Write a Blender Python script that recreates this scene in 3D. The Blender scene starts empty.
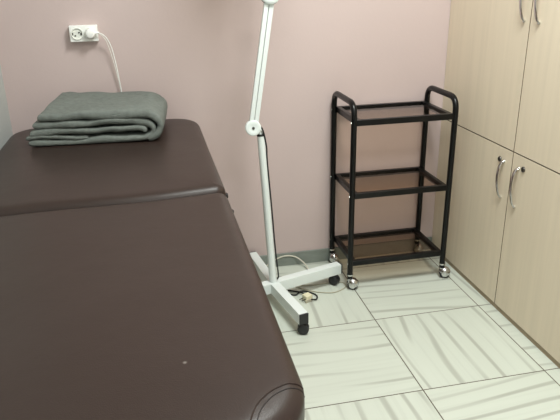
import bpy, bmesh, math, random
from mathutils import Vector, Matrix, noise
from mathutils.bvhtree import BVHTree
random.seed(4)
S = bpy.context.scene
C = S.collection
PI = math.pi

# ---------------------------------------------------------------- materials
def srgb(r, g, b):
    f = lambda c: (c/255)/12.92 if c/255 <= .04045 else ((c/255+.055)/1.055)**2.4
    return (f(r), f(g), f(b), 1)

def mat(name, col, rough=.5, metal=0, spec=.5, bump=None, vary=None, coat=0):
    m = bpy.data.materials.new(name); m.use_nodes = True
    nt = m.node_tree; b = nt.nodes['Principled BSDF']
    b.inputs['Base Color'].default_value = col
    b.inputs['Roughness'].default_value = rough
    b.inputs['Metallic'].default_value = metal
    b.inputs['Specular IOR Level'].default_value = spec
    b.inputs['Coat Weight'].default_value = coat
    tc = nt.nodes.new('ShaderNodeTexCoord')
    if vary:
        scale, amt = vary
        mp = nt.nodes.new('ShaderNodeMapping'); mp.inputs['Scale'].default_value = scale
        n = nt.nodes.new('ShaderNodeTexNoise'); n.inputs['Scale'].default_value = 1; n.inputs['Detail'].default_value = 5
        r = nt.nodes.new('ShaderNodeValToRGB')
        r.color_ramp.elements[0].position = .3; r.color_ramp.elements[1].position = .7
        r.color_ramp.elements[0].color = tuple(c*(1-amt) for c in col[:3])+(1,)
        r.color_ramp.elements[1].color = tuple(min(1, c*(1+amt)) for c in col[:3])+(1,)
        nt.links.new(tc.outputs['Object'], mp.inputs['Vector']); nt.links.new(mp.outputs[0], n.inputs['Vector'])
        nt.links.new(n.outputs['Fac'], r.inputs['Fac']); nt.links.new(r.outputs[0], b.inputs['Base Color'])
    if bump:
        scale, strength, dist = bump
        n = nt.nodes.new('ShaderNodeTexNoise'); n.inputs['Scale'].default_value = scale; n.inputs['Detail'].default_value = 4
        bp = nt.nodes.new('ShaderNodeBump'); bp.inputs['Strength'].default_value = strength; bp.inputs['Distance'].default_value = dist
        nt.links.new(tc.outputs['Object'], n.inputs['Vector'])
        nt.links.new(n.outputs['Fac'], bp.inputs['Height']); nt.links.new(bp.outputs[0], b.inputs['Normal'])
    return m

M = {}
M['wall_pink'] = mat('pink_wall_paint', srgb(199, 180, 177), .75, vary=((3, 3, 3), .015), bump=(90, .15, .002))
M['wall_grey'] = mat('pale_grey_wall_paint', srgb(184, 187, 184), .75, bump=(90, .15, .002))
M['ceiling'] = mat('white_ceiling_paint', srgb(235, 234, 228), .8)
M['skirting'] = mat('grey_skirting_tile', srgb(128, 134, 127), .45, vary=((14, 14, 40), .12))
M['laminate'] = mat('pale_wood_laminate', srgb(223, 209, 187), .5, vary=((45, 45, 1.6), .035), spec=.35)
M['laminate_edge'] = mat('pale_wood_edge_band', srgb(160, 142, 116), .5, vary=((8, 8, 8), .03))
M['edge_band_shade'] = mat('brown_edge_band_gap_shade', srgb(104, 82, 60), .6)  # brown edge band, kept dark to stand in for shade between the doors
M['gap_shade'] = mat('cabinet_interior_shade', srgb(64, 52, 40), .8)  # dark body colour stands in for shade seen through the door gaps
M['chrome'] = mat('chrome', (.62, .62, .62, 1), .18, 1)
M['dark_metal'] = mat('darkened_lock_metal', srgb(96, 92, 88), .35, .9)
M['black'] = mat('black_powder_coat', srgb(8, 8, 9), .32, spec=.3, bump=(500, .15, .0004))
M['rubber'] = mat('black_rubber', srgb(30, 31, 34), .5)
M['white'] = mat('white_enamel', srgb(226, 232, 230), .3)
M['offwhite'] = mat('off_white_plastic', srgb(235, 236, 228), .35)
M['socketwhite'] = mat('socket_plastic', srgb(246, 246, 243), .3)
M['cream'] = mat('cream_plastic', srgb(222, 214, 184), .4)
M['creamcord'] = mat('pale_cable', srgb(205, 200, 185), .45)
M['browncord'] = mat('dusty_cable', srgb(172, 166, 146), .5)
M['blackcord'] = mat('black_cable', srgb(22, 22, 24), .4)
M['blanket'] = mat('grey_fleece', srgb(119, 124, 119), .95, spec=.1, vary=((60, 60, 60), .13), bump=(260, 1, .005))
M['thread'] = mat('dark_thread', srgb(38, 31, 30), .7)
M['beech'] = mat('beech_wood', srgb(176, 136, 92), .5, vary=((6, 6, 60), .1))

def leather():
    m = mat('brown_leatherette', srgb(50, 39, 35), .36, spec=.27)
    nt = m.node_tree; b = nt.nodes['Principled BSDF']; tc = nt.nodes['Texture Coordinate']
    v = nt.nodes.new('ShaderNodeTexVoronoi'); v.inputs['Scale'].default_value = 520
    n = nt.nodes.new('ShaderNodeTexNoise'); n.inputs['Scale'].default_value = 14; n.inputs['Detail'].default_value = 3
    b1 = nt.nodes.new('ShaderNodeBump'); b1.inputs['Strength'].default_value = .25; b1.inputs['Distance'].default_value = .0006
    b2 = nt.nodes.new('ShaderNodeBump'); b2.inputs['Strength'].default_value = .12; b2.inputs['Distance'].default_value = .006
    for t in (v, n): nt.links.new(tc.outputs['Object'], t.inputs['Vector'])
    nt.links.new(v.outputs['Distance'], b1.inputs['Height']); nt.links.new(n.outputs['Fac'], b2.inputs['Height'])
    nt.links.new(b2.outputs[0], b1.inputs['Normal']); nt.links.new(b1.outputs[0], b.inputs['Normal'])
    # small pale scuff on the cover
    d = nt.nodes.new('ShaderNodeVectorMath'); d.operation = 'DISTANCE'; d.inputs[1].default_value = (.1875, -.771, .7435)
    r = nt.nodes.new('ShaderNodeMapRange'); r.inputs['From Min'].default_value = .001; r.inputs['From Max'].default_value = .0045
    r.inputs['To Min'].default_value = .8; r.inputs['To Max'].default_value = 0
    mx = nt.nodes.new('ShaderNodeMix'); mx.data_type = 'RGBA'
    mx.inputs['A'].default_value = srgb(50, 39, 35); mx.inputs['B'].default_value = srgb(130, 122, 116)
    nt.links.new(tc.outputs['Object'], d.inputs[0]); nt.links.new(d.outputs['Value'], r.inputs['Value'])
    nt.links.new(r.outputs[0], mx.inputs['Factor']); nt.links.new(mx.outputs['Result'], b.inputs['Base Color'])
    return m
M['leather'] = leather()

def smoked():
    m = bpy.data.materials.new('smoked_brown_glass'); m.use_nodes = True
    nt = m.node_tree; nt.nodes.remove(nt.nodes['Principled BSDF'])
    out = nt.nodes['Material Output']
    t = nt.nodes.new('ShaderNodeBsdfTransparent'); t.inputs[0].default_value = (.80, .725, .655, 1)
    g = nt.nodes.new('ShaderNodeBsdfGlossy'); g.inputs['Roughness'].default_value = .06; g.inputs[0].default_value = (.9, .9, .9, 1)
    lw = nt.nodes.new('ShaderNodeLayerWeight'); lw.inputs['Blend'].default_value = .5
    pw = nt.nodes.new('ShaderNodeMath'); pw.operation = 'POWER'; pw.inputs[1].default_value = 5
    f = nt.nodes.new('ShaderNodeMath'); f.operation = 'MULTIPLY_ADD'; f.inputs[1].default_value = .9; f.inputs[2].default_value = .035
    nt.links.new(lw.outputs['Facing'], pw.inputs[0]); nt.links.new(pw.outputs[0], f.inputs[0])
    x = nt.nodes.new('ShaderNodeMixShader')
    nt.links.new(f.outputs[0], x.inputs[0]); nt.links.new(t.outputs[0], x.inputs[1]); nt.links.new(g.outputs[0], x.inputs[2])
    nt.links.new(x.outputs[0], out.inputs[0])
    return m
M['smoked'] = smoked()

TS = .45
def floor_mat():
    m = bpy.data.materials.new('striped_porcelain_tile'); m.use_nodes = True
    nt = m.node_tree; N = nt.nodes; L = nt.links.new; b = N['Principled BSDF']
    def math_(op, a, bb=None, c=None):
        n = N.new('ShaderNodeMath'); n.operation = op
        for i, v in enumerate((a, bb, c)):
            if v is None: continue
            if isinstance(v, (int, float)): n.inputs[i].default_value = v
            else: L(v, n.inputs[i])
        return n.outputs[0]
    tc = N.new('ShaderNodeTexCoord'); sp = N.new('ShaderNodeSeparateXYZ'); L(tc.outputs['Object'], sp.inputs[0])
    tx = math_('DIVIDE', sp.outputs[0], TS); ty = math_('DIVIDE', sp.outputs[1], TS)
    ix = math_('FLOOR', tx); iy = math_('FLOOR', ty)
    fx = math_('SUBTRACT', tx, ix); fy = math_('SUBTRACT', ty, iy)
    par = math_('FLOORED_MODULO', math_('ADD', ix, iy), 2)           # 1 = stripes run along y
    ip = math_('SUBTRACT', 1, par)
    u = math_('ADD', math_('MULTIPLY', fx, par), math_('MULTIPLY', fy, ip))
    v = math_('ADD', math_('MULTIPLY', fy, par), math_('MULTIPLY', fx, ip))
    idv = N.new('ShaderNodeCombineXYZ'); L(ix, idv.inputs[0]); L(iy, idv.inputs[1])
    wn = N.new('ShaderNodeTexWhiteNoise'); wn.noise_dimensions = '2D'; L(idv.outputs[0], wn.inputs['Vector'])
    rnd = wn.outputs['Value']
    sl = math_('MULTIPLY', math_('SUBTRACT', rnd, .5), .16)
    u2 = math_('ADD', u, math_('MULTIPLY', v, sl))
    def stripes(fu, fv, off, lo, hi):
        cv = N.new('ShaderNodeCombineXYZ')
        L(math_('MULTIPLY', u2, fu), cv.inputs[0]); L(math_('MULTIPLY', v, fv), cv.inputs[1])
        L(math_('ADD', math_('MULTIPLY', rnd, 37.), off), cv.inputs[2])
        n = N.new('ShaderNodeTexNoise'); n.inputs['Scale'].default_value = 1; n.inputs['Detail'].default_value = .3
        n.inputs['Distortion'].default_value = 0
        L(cv.outputs[0], n.inputs['Vector'])
        mr = N.new('ShaderNodeMapRange'); mr.interpolation_type = 'SMOOTHSTEP'
        mr.inputs['From Min'].default_value = lo; mr.inputs['From Max'].default_value = hi
        L(n.outputs['Fac'], mr.inputs['Value'])
        return mr.outputs[0]
    warp = stripes(2.2, .55, 3, 0, 1)                                # slow wobble of the band spacing
    ph = math_('ADD', math_('MULTIPLY', u2, 7.3), math_('MULTIPLY', warp, 1.3))
    sn = math_('SINE', math_('MULTIPLY', ph, 6.2832))
    band = N.new('ShaderNodeMapRange'); band.interpolation_type = 'SMOOTHSTEP'
    band.inputs['From Min'].default_value = .5; band.inputs['From Max'].default_value = 1.0; L(sn, band.inputs['Value'])
    s1 = math_('MULTIPLY', band.outputs[0], stripes(8, 1.2, 14, .32, .66))
    s2 = stripes(34, .5, 9, .50, .75)
    s3 = stripes(4, .4, 20, .35, .7)
    amt = math_('ADD', math_('MULTIPLY', s1, .62), math_('ADD', math_('MULTIPLY', s2, .08), math_('MULTIPLY', s3, .08)))
    mx = N.new('ShaderNodeMix'); mx.data_type = 'RGBA'
    mx.inputs['A'].default_value = srgb(203, 208, 197); mx.inputs['B'].default_value = srgb(155, 156, 146)
    L(amt, mx.inputs['Factor'])
    g = .0042
    ex = math_('MINIMUM', fx, math_('SUBTRACT', 1, fx)); ey = math_('MINIMUM', fy, math_('SUBTRACT', 1, fy))
    gr = math_('LESS_THAN', math_('MINIMUM', ex, ey), g)
    mg = N.new('ShaderNodeMix'); mg.data_type = 'RGBA'; L(gr, mg.inputs['Factor'])
    L(mx.outputs['Result'], mg.inputs['A']); mg.inputs['B'].default_value = srgb(84, 72, 60)
    L(mg.outputs['Result'], b.inputs['Base Color'])
    b.inputs['Roughness'].default_value = .33; b.inputs['Specular IOR Level'].default_value = .45
    bp = N.new('ShaderNodeBump'); bp.inputs['Strength'].default_value = .4; bp.inputs['Distance'].default_value = .001; bp.invert = True
    L(gr, bp.inputs['Height']); L(bp.outputs[0], b.inputs['Normal'])
    return m
M['floor'] = floor_mat()

def emis(name, col, s):
    m = bpy.data.materials.new(name); m.use_nodes = True
    b = m.node_tree.nodes['Principled BSDF']; b.inputs['Emission Color'].default_value = col; b.inputs['Emission Strength'].default_value = s
    b.inputs['Base Color'].default_value = (.8, .8, .8, 1)
    return m

# ---------------------------------------------------------------- geometry helpers
def box(bm, lo, hi, rot=None, bevel=0):
    ctr = [(a+b)/2 for a, b in zip(lo, hi)]; sz = [b-a for a, b in zip(lo, hi)]
    t = bmesh.new(); bmesh.ops.create_cube(t, size=1)
    bmesh.ops.scale(t, vec=sz, verts=t.verts)
    if bevel: bmesh.ops.bevel(t, geom=list(t.edges), offset=bevel, segments=3, profile=.7, affect='EDGES')
    bmesh.ops.translate(t, vec=ctr, verts=t.verts)
    if rot: bmesh.ops.transform(t, matrix=rot, verts=t.verts)
    merge(bm, t); return bm

def merge(bm, t, mtx=None):
    if mtx: bmesh.ops.transform(t, matrix=mtx, verts=t.verts)
    me = bpy.data.meshes.new('tmp'); t.to_mesh(me); t.free(); bm.from_mesh(me); bpy.data.meshes.remove(me)

def rounded(pts, rad, seg=7):
    pts = [Vector(p) for p in pts]; out = [pts[0]]
    for i in range(1, len(pts)-1):
        a, p, b = pts[i-1], pts[i], pts[i+1]
        da = (a-p).normalized(); db = (b-p).normalized()
        r = min(rad, (a-p).length*.49, (b-p).length*.49)
        s, e = p+da*r, p+db*r
        for k in range(seg+1):
            t = k/seg; out.append((1-t)**2*s+2*t*(1-t)*p+t*t*e)
    out.append(pts[-1]); return out

def smooth_path(pts, n=10):
    P = [Vector(p) for p in pts]; P = [2*P[0]-P[1]]+P+[2*P[-1]-P[-2]]; out = []
    for i in range(1, len(P)-2):
        p0, p1, p2, p3 = P[i-1:i+3]
        for k in range(n):
            t = k/n
            out.append(.5*((2*p1)+(-p0+p2)*t+(2*p0-5*p1+4*p2-p3)*t*t+(-p0+3*p1-3*p2+p3)*t**3))
    out.append(P[-2]); return out

def tube(bm, pts, r, seg=12, r2=None, up=None):
    """swept tube; r may be a list, r2 = second half-axis (flattened section)"""
    pts = [Vector(p) for p in pts]; n = len(pts)
    rr = r if isinstance(r, (list, tuple)) else [r]*n
    T = [(pts[min(i+1, n-1)]-pts[max(i-1, 0)]).normalized() for i in range(n)]
    a = Vector(up) if up else (Vector((0, 0, 1)) if abs(T[0].z) < .9 else Vector((1, 0, 0)))
    N = (a-T[0]*a.dot(T[0])).normalized(); rings = []
    for i in range(n):
        N = (N-T[i]*N.dot(T[i])).normalized(); B = T[i].cross(N)
        q = (r2/rr[i]) if r2 else 1
        rings.append([bm.verts.new(pts[i]+(N*math.cos(2*PI*k/seg)+B*math.sin(2*PI*k/seg)*q)*rr[i]) for k in range(seg)])
    for i in range(n-1):
        for k in range(seg):
            bm.faces.new((rings[i][k], rings[i][(k+1) % seg], rings[i+1][(k+1) % seg], rings[i+1][k]))
    bm.faces.new(rings[0][::-1]); bm.faces.new(rings[-1]); return bm

def lathe(bm, prof, seg=28, mtx=None):
    """prof = [(radius, z)...] about z"""
    t = bmesh.new(); rings = []
    for r, z in prof:
        if r < 1e-6: rings.append([t.verts.new((0, 0, z))])
        else: rings.append([t.verts.new((r*math.cos(2*PI*k/seg), r*math.sin(2*PI*k/seg), z)) for k in range(seg)])
    for a, b in zip(rings, rings[1:]):
        for k in range(seg):
            k2 = (k+1) % seg
            if len(a) == 1 and len(b) == 1: break
            if len(a) == 1: t.faces.new((a[0], b[k2], b[k]))
            elif len(b) == 1: t.faces.new((a[k], a[k2], b[0]))
            else: t.faces.new((a[k], a[k2], b[k2], b[k]))
    bmesh.ops.recalc_face_normals(t, faces=t.faces)
    merge(bm, t, mtx); return bm

def axis_m(center, direction):
    return Matrix.Translation(center) @ Vector(direction).to_track_quat('Z', 'Y').to_matrix().to_4x4()

def obj(name, bm, m, parent=None, smooth=True, ang=35):
    bmesh.ops.recalc_face_normals(bm, faces=bm.faces)
    me = bpy.data.meshes.new(name); bm.to_mesh(me); bm.free()
    if smooth:
        me.shade_smooth()
        me.set_sharp_from_angle(angle=math.radians(ang))
    me.materials.append(m if not isinstance(m, str) else M[m])
    o = bpy.data.objects.new(name, me); C.objects.link(o)
    if parent:
        o.parent = parent
        # geometry is authored in world coordinates: cancel the parent's offset
        w = Matrix.Identity(4); p = parent
        while p: w = p.matrix_basis @ w if False else w; p = p.parent
        root = parent
        chain = []
        while root: chain.append(root); root = root.parent
        off = Vector((0, 0, 0))
        for q in chain: off += q.location
        me.transform(Matrix.Translation(-off))
    return o

def thing(name, label, cat, loc, group=None):
    o = bpy.data.objects.new(name, None); o.empty_display_size = .1; C.objects.link(o); o.location = loc
    o['label'] = label; o['category'] = cat
    if group: o['group'] = group
    return o
def tag(o, label, cat, group=None):
    o['label'] = label; o['category'] = cat
    if group: o['group'] = group
    return o
def struct(name, bm, m, label, parent=None):
    o = obj(name, bm, m, parent, smooth=False)
    o['kind'] = 'structure'; o['label'] = label; return o
B = bmesh.new

# ---------------------------------------------------------------- the room
YB, XL, XR, YF, H = .561, -1.339, .99, -2.75, 2.6
struct('floor', box(B(), (XL-.1, YF-.1, -.08), (XR+.1, YB+.1, 0)), 'floor', 'off-white square tiles with soft grey stripes turned tile by tile')
struct('ceiling', box(B(), (XL-.1, YF-.1, H), (XR+.1, YB+.1, H+.08)), 'ceiling', 'plain white ceiling')
struct('wall_back', box(B(), (XL-.1, YB, 0), (XR+.1, YB+.1, H)), 'wall_pink', 'dusty pink painted wall behind the trolley and lamp')
struct('wall_left', box(B(), (XL-.1, YF, 0), (XL, YB, H)), 'wall_grey', 'pale grey wall along the left of the massage table')
struct('wall_right', box(B(), (XR, YF, 0), (XR+.1, YB, H)), 'wall_pink', 'pink wall hidden by the cabinet')
struct('wall_front', box(B(), (XL, YF-.1, 0), (XR, YF, H)), 'wall_grey', 'plain wall behind the camera')
struct('baseboard_back', box(B(), (XL, YB-.009, 0), (.5, YB, .064), bevel=.0015), 'skirting', 'low grey-green stone skirting along the pink wall')

# ---------------------------------------------------------------- cabinet
XC = .503; ZS = .6624; YG = -.030
cab = thing('cabinet', 'tall pale wood-laminate cabinet with curved chrome door handles, right of the black trolley', 'cabinet', (.74, -.04, 0))
yA, yE = YB-.002, -.66
bm = B(); box(bm, (XC+.018, yE, .02), (XR-.002, yA, 2.12)); obj('body', bm, 'gap_shade', cab, smooth=False)
bm = B(); box(bm, (XC+.004, yE, 0), (XC+.03, yA, .021)); obj('plinth', bm, 'laminate_edge', cab, smooth=False)
bm = B(); box(bm, (XC, yE-.018, 0), (XR-.002, yE-.001, 2.13)); obj('side_panel', bm, 'laminate', cab, smooth=False)
g = .0021
def bow_handle(y, z0, z1, par):
    zc = (z0+z1)/2; h = (z1-z0)/2
    prof = [(-1, .001), (-.96, -.005), (-.86, -.011), (-.6, -.018), (-.2, -.023), (.2, -.023), (.6, -.019), (.86, -.012), (.96, -.006), (1, .001)]
    pts = smooth_path([(XC+dx, y+.004*math.sin(t*2), zc+h*t) for t, dx in prof], 5)
    n = len(pts); rr = [.0030 for i in range(n)]
    bm = B(); tube(bm, pts, rr, 14, r2=.0072, up=(1, 0, 0))
    for z in (z0, z1): lathe(bm, [(0, 0), (.006, 0), (.0055, .003), (.004, .005), (0, .005)], 16, axis_m((XC+.001, y, z), (-1, 0, 0)))
    obj('handle', bm, 'chrome', par)
for (y0, y1, z0, z1, hy, hz, ly, lz) in (
        (YG+g, yA, .0225, ZS-g, .022, (.468, .612), .052, .612),
        (yE, YG-g, .0225, ZS-g, -.075, (.462, .612), -.104, .617),
        (YG+g, yA, ZS+g, 2.12, .008, (1.125, 1.275), None, None),
        (yE, YG-g, ZS+g, 2.12, -.078, (1.125, 1.275), None, None)):
    bm = B(); box(bm, (XC, y0, z0), (XC+.017, y1, z1), bevel=.0006)
    d = obj('door', bm, 'laminate', cab, smooth=False)
    d.data.materials.append(M['edge_band_shade'])
    for p in d.data.polygons:
        if abs(p.normal.x) < .5: p.material_index = 1
    bow_handle(hy, *hz, d)
    if ly is not None:
        bm = B(); lathe(bm, [(0, 0), (.0105, 0), (.0105, .003), (.009, .0055), (.0035, .0055), (.003, .0035), (0, .0035)], 24, axis_m((XC+.0005, ly, lz), (-1, 0, 0)))
        box(bm, (XC-.007, ly-.001, lz-.005), (XC-.003, ly+.001, lz+.005))
        obj('lock', bm, 'dark_metal', d)

# ---------------------------------------------------------------- trolley
X1, X2, Y1, Y2 = -.0174, .4148, .2698, .5375
SH = (.7364, .4289, .1209)
tr = thing('trolley', 'black tubular steel three-tier trolley with smoked glass shelves on chrome casters', 'trolley', ((X1+X2)/2, (Y1+Y2)/2, 0))
LR = .0121
for x in (X1, X2):
    bm = B()
    tube(bm, rounded([(x, Y1, .05), (x, Y1, .812), (x, Y2, .812), (x, Y2, .05)], .055, 10), LR, 16)
    fr = obj('side_frame', bm, 'black', tr)
    sx = -1 if x == X1 else 1
    for h in SH:
        for y in (Y1, Y2):
            bm = B(); lathe(bm, [(0, 0), (.0042, 0), (.0038, .0018), (0, .0026)], 14, axis_m((x+sx*(LR-.0006), y, h), (sx, 0, 0)))
            obj('bolt', bm, 'chrome', fr)
for h in SH:
    bm = B(); w = .019; t = .012
    xa, xb, ya, yb = X1+.009, X2-.009, Y1-.006, Y2+.006
    box(bm, (xa, ya, h-t), (xb, ya+w, h+t), bevel=.0022); box(bm, (xa, yb-w, h-t), (xb, yb, h+t), bevel=.0022)
    box(bm, (xa, ya+w-.003, h-t), (xa+w, yb-w+.003, h+t), bevel=.0022); box(bm, (xb-w, ya+w-.003, h-t), (xb, yb-w+.003, h+t), bevel=.0022)
    sf = obj('shelf_frame', bm, 'black', tr)
    bm = B(); box(bm, (xa+w-.004, ya+w-.004, h-.001), (xb-w+.004, yb-w+.004, h+.004))
    o = obj('glass_shelf', bm, 'smoked', sf, smooth=False); o['label'] = 'smoked brown glass panel'
for (x, y, a) in ((X1, Y1, 35), (X2, Y1, 25), (X1, Y2, 72), (X2, Y2, 80)):
    a = math.radians(a)
    d = Vector((math.cos(a), -math.sin(a)*.6, 0)).normalized(); ax = Vector((-d.y, d.x, 0))
    cc = Vector((x, y, 0))+d*.013; R_ = .0225
    bm = B()
    lathe(bm, [(0, .046), (.0105, .044), (.0105, .062), (.0140, .064), (.0140, .071), (0, .071)], 18, Matrix.Translation((x, y, 0)))
    # chrome hood: a shell over the twin wheels
    t = bmesh.new(); bmesh.ops.create_uvsphere(t, u_segments=24, v_segments=16, radius=.0265)
    bmesh.ops.scale(t, vec=(1, .92, 1), verts=t.verts)
    bmesh.ops.bisect_plane(t, geom=list(t.verts)+list(t.edges)+list(t.faces), plane_co=(0, 0, -.004), plane_no=(.35, 0, 1), clear_inner=True)
    bmesh.ops.transform(t, matrix=Matrix.Translation(cc+Vector((0, 0, .0265))) @ Matrix.Rotation(math.atan2(d.y, d.x), 4, 'Z'), verts=t.verts)
    merge(bm, t)
    ca = obj('caster', bm, 'chrome', tr)
    for s in (-1, 1):
        bm = B(); lathe(bm, [(0, -.006), (.017, -.006), (R_-.001, -.004), (R_, 0), (R_-.001, .004), (.017, .006), (0, .006)], 26, axis_m(cc+ax*s*.0095+Vector((0, 0, R_)), ax))
        obj('wheel', bm, 'rubber', ca)
        bm = B(); lathe(bm, [(.0, 0), (.012, 0), (.0145, .0012), (.012, .0022), (0, .0026)], 22, axis_m(cc+ax*s*.0152+Vector((0, 0, R_)), ax*s))
        obj('hub_cap', bm, 'chrome', ca)

# ---------------------------------------------------------------- magnifier lamp
HX, HY = -.363, .242
lamp = thing('magnifier_lamp', 'white floor-standing examination lamp with jointed arm on a four-legged wheeled base', 'lamp', (HX, HY, 0))
for (ang, ln) in ((-78, .292), (16.5, .336), (97, .306), (194, .31)):
    a = math.radians(ang); d = Vector((math.cos(a), math.sin(a), 0)); p = Vector((-d.y, d.x, 0))
    rm = Matrix.Translation((HX, HY, 0)) @ Matrix.Rotation(a, 4, 'Z')
    z0, z1, w = .050, .095, .019
    bm = B(); box(bm, (.0 if ang in (-78, 97) else .018, -w, z0), (ln-.006, w, z1), rot=rm, bevel=.0018)
    lg = obj('base_leg', bm, 'white', lamp)
    bm = B(); box(bm, (ln-.007, -w+.0006, z0+.0006), (ln, w-.0006, z1-.0006), rot=rm, bevel=.0015)
    obj('end_cap', bm, 'rubber', lg)
    e = Vector((HX, HY, 0))+d*(ln-(.036 if ang > 0 else .022))
    bm = B(); lathe(bm, [(0, .038), (.007, .038), (.007, .0505), (0, .0505)], 14, Matrix.Translation((e.x, e.y, 0)))
    wa = math.radians(ang+(60 if ang < 0 else -62)); wd = Vector((math.cos(wa), math.sin(wa), 0)); wp = Vector((-wd.y, wd.x, 0)); we = e+wd*.006
    for s in (-1, 1):
        lathe(bm, [(0, -.008), (.017, -.008), (.021, -.0055), (.0225, 0), (.021, .0055), (.017, .008), (0, .008)], 24, axis_m(we+wp*s*.010+Vector((0, 0, .0225)), wp))
    box(bm, (-.012, -.006, .02), (.012, .006, .044), rot=Matrix.Translation(we) @ Matrix.Rotation(wa, 4, 'Z'), bevel=.003)
    obj('caster', bm, 'rubber', lg)
PB = Vector((HX, HY, .094)); PT = Vector((-.398, .238, .722))
JD = Vector((-.4285, .226, .758)); JE = Vector((-.352, .226, 1.229))
bm = B(); tube(bm, [PB, PB.lerp(PT, .5), PT], [.0158, .0150, .0142], 24)
pole = obj('pole', bm, 'white', lamp)
bm = B(); tube(bm, [PT, PT+Vector((-.0004, 0, .008))], .0150, 24); obj('collar', bm, 'rubber', pole)
bm = B(); tube(bm, smooth_path([PT+Vector((0, 0, .008)), PT+Vector((-.006, 0, .02)), JD+Vector((.012, .012, -.012)), JD+Vector((0, .012, 0))], 5), .0115, 16); obj('bracket', bm, 'white', lamp)
def disc(c, r, th, name, par):
    bm = B(); lathe(bm, [(0, -th), (r*.9, -th), (r, -th+.003), (r, th-.003), (r*.9, th), (r*.55, th+.0015), (r*.5, th+.001), (0, th+.001)], 36, axis_m(c, (-.06, -1, .1)))
    o = obj(name, bm, 'white', par)
    bm = B(); lathe(bm, [(0, 0), (.0055, 0), (.005, .002), (0, .0025)], 14, axis_m(c+Vector((-.06, -1, .1)).normalized()*(th+.001), (-.06, -1, .1)))
    obj('pivot_bolt', bm, 'dark_metal', o)
    return o
disc(JD, .0295, .014, 'joint', lamp)
el = disc(JE, .036, .016, 'elbow', lamp)
bm = B(); lathe(bm, [(.0345, -.004), (.0375, -.004), (.0375, .004), (.0345, .004), (.0345, -.004)], 36, axis_m(JE+Vector((0, .004, 0)), (-.06, -1, .1))); obj('rim', bm, 'dark_metal', el)
ad = (JE-JD).normalized(); side = Vector((ad.z, 0, -ad.x))
for s in (-1, 1):
    bm = B(); a = JD+side*s*.0090; b = JE+side*s*.0090
    mt = Matrix.Translation((a+b)/2) @ Matrix((side, Vector((0, 1, 0)), ad)).transposed().to_4x4()
    h_ = (b-a).length/2
    box(bm, (-.0080, -.009, -h_), (.0080, .009, h_), rot=mt, bevel=.002); obj('arm', bm, 'white', lamp)
bm = B(); tube(bm, [JD+Vector((0, .006, 0)), JE+Vector((0, .006, 0))], .004, 8); obj('spring_rod', bm, 'offwhite', lamp)
HE = Vector((-.335, .20, 1.78))
for s in (-1, 1):
    bm = B(); tube(bm, [JE+Vector((s*.0098, 0, 0)), HE+Vector((s*.0098, 0, .01))], .0072, 12); obj('arm', bm, 'white', lamp)
bm = B(); hm = axis_m(HE+Vector((0, -.12, -.02)), (0, -.25, 1))
lathe(bm, [(.062, -.02), (.105, -.02), (.115, -.01), (.115, .012), (.1, .022), (.066, .02), (.062, .008), (.062, -.02)], 40, hm)
tube(bm, [HE, HE+Vector((0, -.03, -.01))], .012, 12)
hd = obj('lamp_head', bm, 'white', lamp)
bm = B(); lathe(bm, [(0, -.006), (.04, -.004), (.063, 0), (.04, .004), (0, .006)], 32, hm); obj('lens', bm, 'smoked', hd)
# black cable down the pole
pts = [JD+Vector((.012, -.008, .008)), JD+Vector((.034, -.004, -.006)), PT+Vector((.0200, -.004, -.04)), PT+Vector((.0215, -.004, -.10)), PT.lerp(PB, .45)+Vector((.0185, -.004, 0)),
       PT.lerp(PB, .75)+Vector((.0195, -.004, 0)), PB+Vector((.022, -.004, .03)), PB+Vector((.021, .012, .006)), PB+Vector((.026, .030, -.03)), PB+Vector((.045, .034, -.075)), PB+Vector((.075, .036, -.0895))]
pts += [(-.262, .262, .0045), (-.232, .285, .006), (-.196, .268, .0045), (-.176, .235, .0045), (-.186, .205, .005), (-.209, .197, .012)]
bm = B(); tube(bm, smooth_path(pts, 8), .0033, 8); obj('power_cord', bm, 'blackcord', lamp)
bm = B(); tube(bm, smooth_path([(-.285, .31, .0045), (-.262, .296, .005), (-.240, .272, .010), (-.226, .250, .012)], 8), .0036, 8); obj('cord_tail', bm, 'blackcord', lamp)

# cream adapter on the floor
ap = thing('plug_adapter', 'small cream plug adapter lying on the floor beside the lamp base', 'adapter', (-.222, .213, 0))
rm = Matrix.Translation((-.222, .216, 0)) @ Matrix.Rotation(math.radians(24), 4, 'Z')
bm = B(); box(bm, (-.017, -.015, .0), (.017, .017, .027), rot=rm, bevel=.005); obj('housing', bm, 'cream', ap)
bm = B(); box(bm, (-.024, -.020, .0), (.012, -.013, .012), rot=rm, bevel=.002); obj('flange', bm, 'browncord', ap)
bm = B()
for s in (-1, 1): tube(bm, [rm @ Vector((-.015, s*.008, .013)), rm @ Vector((-.036, s*.008, .011))], .0022, 8)
obj('prong', bm, 'dark_metal', ap)

# pale cords
bm = B(); tube(bm, smooth_path([(-.47, .45, .004), (-.40, .50, .004), (-.345, .535, .012), (-.30, .548, .036), (-.245, .550, .052), (-.195, .546, .044), (-.160, .515, .022), (-.150, .46, .006), (-.165, .40, .0035), (-.20, .352, .0035), (-.245, .33, .0035)], 10), .0033, 8)
tag(obj('floor_cable', bm, 'creamcord'), 'pale cream cable looping against the skirting behind the lamp base', 'cable')
bm = B(); tube(bm, smooth_path([(-.235, .325, .003), (-.205, .295, .003), (-.155, .262, .003), (-.10, .246, .003), (-.055, .262, .003), (-.028, .29, .003), (-.035, .325, .003), (-.09, .335, .003), (-.16, .331, .003), (-.225, .34, .003)], 10), .0022, 8)
tag(obj('floor_cable', bm, 'browncord'), 'thin dusty cable looped on the floor under the lamp leg near the trolley', 'cable')

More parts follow.
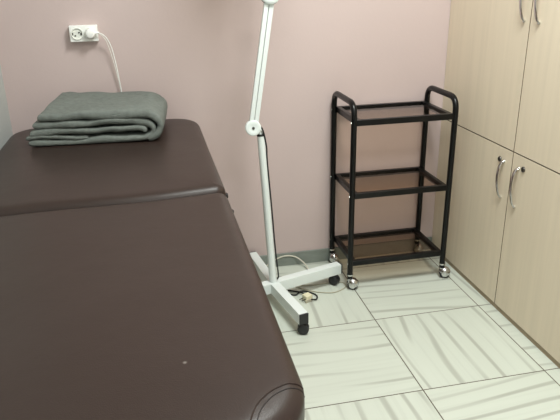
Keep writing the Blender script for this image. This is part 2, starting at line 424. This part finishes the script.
# ---------------------------------------------------------------- wall socket and charger
sk = thing('wall_socket', 'white surface-mounted double wall socket on the pink wall above the blanket', 'socket', (-1.017, YB, 1.055))
cz = 1.091; x0, x1, y0 = -1.069, -.965, YB-.030
bm = B(); box(bm, (x0, y0, cz-.029), (x1, YB, cz+.031), bevel=.004); obj('housing', bm, 'socketwhite', sk)
cx1, cx2 = -1.041, -.993
for cx in (cx1, cx2):
    m = axis_m((cx, y0-.0035, cz+.001), (0, 1, 0))
    bm = B(); lathe(bm, [(.0225, .004), (.0225, 0), (.0205, -.0006), (.0185, .0004), (.0175, .0030), (0, .0032)], 36, m)
    w = obj('outlet', bm, 'offwhite', sk)
    if cx == cx1:
        for dx, dz in ((-.0075, -.0058), (.0075, .0058)):
            bm = B(); lathe(bm, [(0, 0), (.0028, 0), (.0028, .002), (0, .002)], 12, axis_m((cx+dx, y0-.0008, cz+dz), (0, -1, 0))); obj('pin_hole', bm, 'rubber', w)
        for s in (-1, 1):
            bm = B(); box(bm, (cx-.0022+s*.0155-.001, y0-.0032, cz-.004), (cx+.0022+s*.0155-.001, y0-.001, cz+.005)); obj('earth_clip', bm, 'dark_metal', w, smooth=False)
pg = thing('power_plug', 'white round power plug with thin white cord, in the right outlet of the wall socket', 'plug', (cx2, y0-.03, cz))
bm = B()
lathe(bm, [(0, -.002), (.0185, -.002), (.0190, .008), (.0185, .018), (.0145, .0235), (.010, .025), (0, .026)], 32, axis_m((cx2+.001, y0-.002, cz+.0015), (0, -1, 0)))
tube(bm, smooth_path([(cx2+.010, y0-.018, cz+.001), (cx2+.022, y0-.017, cz+.003), (cx2+.034, y0-.014, cz+.004)], 5), [.0075, .007, .0065, .006, .0055, .005, .0045, .004, .004, .0036, .0034], 12)
obj('plug_body', bm, 'socketwhite', pg)
bm = B(); tube(bm, smooth_path([(cx2+.030, y0-.015, cz+.004), (-.948, y0-.010, cz-.004), (-.934, y0-.004, cz-.020), (-.921, y0+.004, cz-.055), (-.912, y0+.009, cz-.115), (-.905, y0+.013, cz-.19), (-.902, YB-.012, .85), (-.900, YB-.008, .76), (-.90, YB-.008, .60), (-.895, YB-.0125, .25), (-.89, YB-.0125, .03), (-.885, YB-.013, .004)], 8), .0019, 8)
obj('plug_cord', bm, 'socketwhite', pg)
bm = B(); tube(bm, smooth_path([(cx2+.030, y0-.015, cz+.002), (-.949, y0-.008, cz-.010), (-.936, y0-.002, cz-.034), (-.923, y0+.006, cz-.09), (-.909, y0+.013, cz-.18), (-.904, YB-.012, .85)], 8), .0012, 8)
obj('plug_cord', bm, 'offwhite', pg)

# ---------------------------------------------------------------- massage table
TX1, TX2 = -1.330, -.609
ZT = .7424
tb = thing('massage_table', 'dark brown padded massage table in two sections along the left wall', 'massage table', ((TX1+TX2)/2, -.4, 0))
def pad(x0, x1, ya, yb, top, th, R, er, seam_side, drop):
    """rounded cushion; seam_side +1: the seam is at ya (far pad), -1: at yb (near pad)"""
    cx, cy = (x0+x1)/2, (ya+yb)/2; a, b = (x1-x0)/2, (yb-ya)/2
    prof = []
    for k in range(9):
        t = PI/2*k/8; prof.append((er*(1-math.sin(t)), er*(1-math.cos(t))))
    prof = prof[::-1]                                   # (inset, drop) from top outwards
    rings = [(er*.6, -th), (.004, -th+.003), (0, -th+.012)]
    for k in range(11):
        t = PI/2*k/10; rings.append((er*1.25*(1-math.cos(t)), -er*(1-math.sin(t))))
    i = er*1.25
    while i < a-.02:
        i += .0125 if i < .2 else .02; rings.append((min(i, a-.006), 0))
    bm = bmesh.new(); vr = []
    for ins, dz in rings:
        aa, bb = a-ins, b-ins; ring = []
        for q, (sx, sy) in enumerate(((1, 1), (-1, 1), (-1, -1), (1, -1))):
            rc = R if (sy*seam_side < 0) is False else .03
            r = max(rc-ins, .0) if rc > ins else 0
            for k in range(13):
                t = PI/2*(k/12+q)
                ring.append((cx+sx*(aa-r)+r*math.cos(t), cy+sy*(bb-r)+r*math.sin(t)))
        # straight runs, subdivided
        full = []
        n = len(ring)
        for j in range(n):
            p, qn = ring[j], ring[(j+1) % n]; full.append(p)
            if j % 13 == 12:
                m_ = 24
                for s in range(1, m_): full.append((p[0]+(qn[0]-p[0])*s/m_, p[1]+(qn[1]-p[1])*s/m_))
        vs = []
        for (x, y) in full:
            z = top+dz
            crown = .005*(1-math.exp(-max(ins-er, 0)/.09)) if dz == 0 else 0
            z += crown
            if dz > -th*.5:
                z += .0022*noise.noise(Vector((x*5, y*5, top*9)))
                if seam_side < 0:                       # near corners dip under the corner patch
                    for xx in (x0, x1):
                        dd = math.hypot(x-xx, y-ya); 
                        if dd < .093: z -= .012*(1-dd/.093)**1.2+.0012
            f = (y-ya)/(yb-ya); f = 1-f if seam_side > 0 else f
            yo = -.075*(x1-.05-x)*max(0, f) + .006*math.sin((x-x0)*9)*max(0, f)
            vs.append(bm.verts.new((x, y+yo, z)))
        vr.append(vs)
    for r0, r1 in zip(vr, vr[1:]):
        n = len(r0)
        for j in range(n): bm.faces.new((r0[j], r0[(j+1) % n], r1[(j+1) % n], r1[j]))
    bm.faces.new(vr[0][::-1])
    # close the narrow slit left in the middle
    bm.faces.new(vr[-1])
    bmesh.ops.remove_doubles(bm, verts=bm.verts, dist=1e-5)
    bmesh.ops.triangulate(bm, faces=[f for f in bm.faces if len(f.verts) > 4])
    return bm
YS = -.372; YN = -1.348; YFAR = .546
bm = pad(TX1, TX2, YS+.001, YFAR, ZT+.004, .07, .115, .028, 1, 0); farp = obj('cushion', bm, 'leather', tb, ang=60)
bm = pad(TX1, TX2-.0, YN, YS-.001, ZT-.004, .07, .115, .026, -1, 0)
bvh = BVHTree.FromBMesh(bm)
nearp = obj('cushion', bm, 'leather', tb, ang=60)
for (rad, mm, tr_) in ((.090, 'thread', .0010), (.0985, 'leather', .0013)):
    for xx, sg in ((TX2, -1), (TX1, 1)):
        P = []
        for k in range(41):
            t = math.radians(2+86*k/40)
            x = xx+sg*rad*math.sin(t); y = YN+rad*math.cos(t)
            h = bvh.ray_cast(Vector((x, y, 2)), Vector((0, 0, -1)))
            if h[0] and h[0].z > ZT-.06: P.append(h[0]+Vector((0, 0, tr_*.25)))
        if len(P) > 3:
            bm = B(); tube(bm, P, tr_, 6); obj('stitching', bm, mm, nearp)
# frame, legs, straps
bm = B()
for (ya, yb) in ((YS+.004-.02, YFAR-.02), (YN+.02, YS-.03)):
    for x in (TX1+.04, TX2-.07): box(bm, (x, ya, ZT-.135), (x+.03, yb, ZT-.068), bevel=.002)
    for y in (ya, yb-.03): box(bm, (TX1+.04, y, ZT-.135), (TX2-.04, y+.03, ZT-.068), bevel=.002)
obj('frame', bm, 'beech', tb)
for x in (TX1+.07, TX2-.10):
    for y in (.44, -.30, -.50, -1.22):
        bm = B(); box(bm, (x, y, .012), (x+.03, y+.045, ZT-.069), bevel=.003)
        l = obj('leg', bm, 'beech', tb)
        bm = B(); box(bm, (x-.003, y-.003, 0), (x+.033, y+.048, .02), bevel=.003); obj('rubber_foot', bm, 'rubber', l)
for yy, zz, s in ((YS-.006, ZT-.022, .009), (YS-.115, ZT-.028, .006)):
    bm = B(); lathe(bm, [(0, 0), (s, 0), (s, .003), (s*.7, .006), (0, .006)], 14, axis_m((TX2-.004, yy, zz), (1, 0, 0))); obj('hinge_stud', bm, 'thread', tb)

# ---------------------------------------------------------------- folded blanket
def sheet(bm, path, th, vlen, ends, seed, nv=44, fray=.006):
    P = smooth_path([(p[0], 0, p[1]) for p in path], 7); n = len(P)
    nt_ = 5; rows = []
    for j in range(nv+1):
        v = j/nv; y = v*vlen
        ring_o, ring_i = [], []
        for i, p in enumerate(P):
            T = (P[min(i+1, n-1)]-P[max(i-1, 0)]).normalized(); Nn = Vector((-T.z, 0, T.x))
            e = min(1, min(i, n-1-i)/1.6+.55)
            ev = min(1, min(j, nv-j)/2.0+.62)
            tt = th*.5*e*ev*(1+.16*noise.noise(Vector((p.x*11, y*8, seed))))
            for s, lst in ((1, ring_o), (-1, ring_i)):
                q = p+Nn*tt*s
                k = noise.noise(Vector((q.x*9+seed, y*9, q.z*20)))*.006+noise.noise(Vector((q.x*30+seed, y*30, q.z*40)))*.0025
                yy = y+fray*noise.noise(Vector((q.x*14, seed*3.1, q.z*30)))*(1 if v < .5 else -1)*abs(1-2*v)
                # back of the pile is puffier
                sc = 1.26+(.07+.12*max(0, -q.x)/.2)*v**1.15
                lst.append(Vector((q.x+.018*v*max(0, min(1, (-q.x-.08)/.12)), yy, max(.001, (q.z+k*e*min(1, q.z/.02))*sc))))
        rows.append([bm.verts.new(q) for q in ring_o+ring_i[::-1]])
    m = len(rows[0])
    for r0, r1 in zip(rows, rows[1:]):
        for k in range(m): bm.faces.new((r0[k], r0[(k+1) % m], r1[(k+1) % m], r1[k]))
    bmid = n
    for r in (rows[0], rows[-1]):
        for i in range(n-1):
            a, b_, c, d = r[i], r[i+1], r[2*n-2-i], r[2*n-1-i]
            bm.faces.new((a, b_, c, d))
bm = B()
sheet(bm, [(-.192, .077), (-.12, .079), (0, .078), (.12, .080), (.175, .078), (.208, .062), (.218, .042), (.205, .020), (.180, .011), (.172, .010)], .0235, .34, 0, 1.3)
sheet(bm, [(-.212, .057), (-.12, .056), (0, .058), (.12, .060), (.170, .055), (.193, .040), (.183, .022), (.145, .0125), (.02, .010), (-.12, .009), (-.235, .010)], .0185, .335, 0, 5.1)
sheet(bm, [(-.225, .036), (-.17, .040), (-.05, .038), (.06, .039), (.135, .041), (.160, .036), (.163, .028)], .0165, .33, 0, 9.7)
sheet(bm, [(-.240, .022), (-.20, .026), (-.14, .023), (-.08, .021), (-.03, .020)], .012, .32, 0, 14.2)
for v in bm.verts: v.co += Vector((0, -.0, 0))
o = obj('folded_blanket', bm, 'blanket', None, ang=80)
sm = o.modifiers.new('sub', 'SUBSURF'); sm.levels = 1; sm.render_levels = 1
o.location = (-.985, .168, ZT+.0095); o.rotation_euler = (0, 0, math.radians(-5))
tag(o, 'grey fleece blanket folded in layers on the far end of the massage table', 'blanket')

# ---------------------------------------------------------------- ceiling light
for LX, LY, EN, LB in ((-.06, -.66, 53, 'lit square white ceiling panel light above the massage table and trolley'), (-.15, -2.1, 22, 'added unseen square ceiling panel behind the camera, fill light for the pink wall')):  # second panel is an added fill light for the back wall
    cl = thing('ceiling_light', LB, 'light', (LX, LY, H), 'ceiling panel lights')
    bm = B(); hw = .30
    for a in ((-hw, -hw, hw, -hw+.02), (-hw, hw-.02, hw, hw), (-hw, -hw+.02, -hw+.02, hw-.02), (hw-.02, -hw+.02, hw, hw-.02)):
        box(bm, (LX+a[0], LY+a[1], H-.03), (LX+a[2], LY+a[3], H))
    obj('frame', bm, 'white', cl, smooth=False)
    bm = B(); box(bm, (LX-hw+.02, LY-hw+.02, H-.015), (LX+hw-.02, LY+hw-.02, H-.004))
    obj('diffuser', bm, emis('lit_diffuser', (.96, 1, .97, 1), 3), cl, smooth=False)
    ld = bpy.data.lights.new('panel_light', 'AREA'); ld.shape = 'SQUARE'; ld.size = .54; ld.energy = EN; ld.color = (.95, 1, .965)
    lo = bpy.data.objects.new('panel_light', ld); C.objects.link(lo); lo.location = (LX, LY, H-.035)

w = bpy.data.worlds.new('world'); S.world = w; w.use_nodes = True
w.node_tree.nodes['Background'].inputs[0].default_value = (.6, .65, .7, 1); w.node_tree.nodes['Background'].inputs[1].default_value = .3

# ---------------------------------------------------------------- camera
r = Vector((0.9768891570270337, -0.21302450900449021, -0.017553730270437013))
u = Vector((0.09433562769152673, 0.35599422830780736, 0.9297144178507583))
f = Vector((0.19180293071550558, 0.9098838760934961, -0.36786270236872126))
cd = bpy.data.cameras.new('camera'); cam = bpy.data.objects.new('camera', cd); C.objects.link(cam)
m = Matrix((r, u, -f)).transposed().to_4x4(); m.translation = (-.7979, -1.9868, 1.3123)
cam.matrix_world = m; cd.sensor_width = 36; cd.lens = 612.64*36/560; cd.clip_start = .02
S.camera = cam
S.view_settings.view_transform = 'Standard'; S.view_settings.look = 'None'
S.view_settings.exposure = -0.18; S.view_settings.gamma = 1; S.view_settings.use_curve_mapping = False
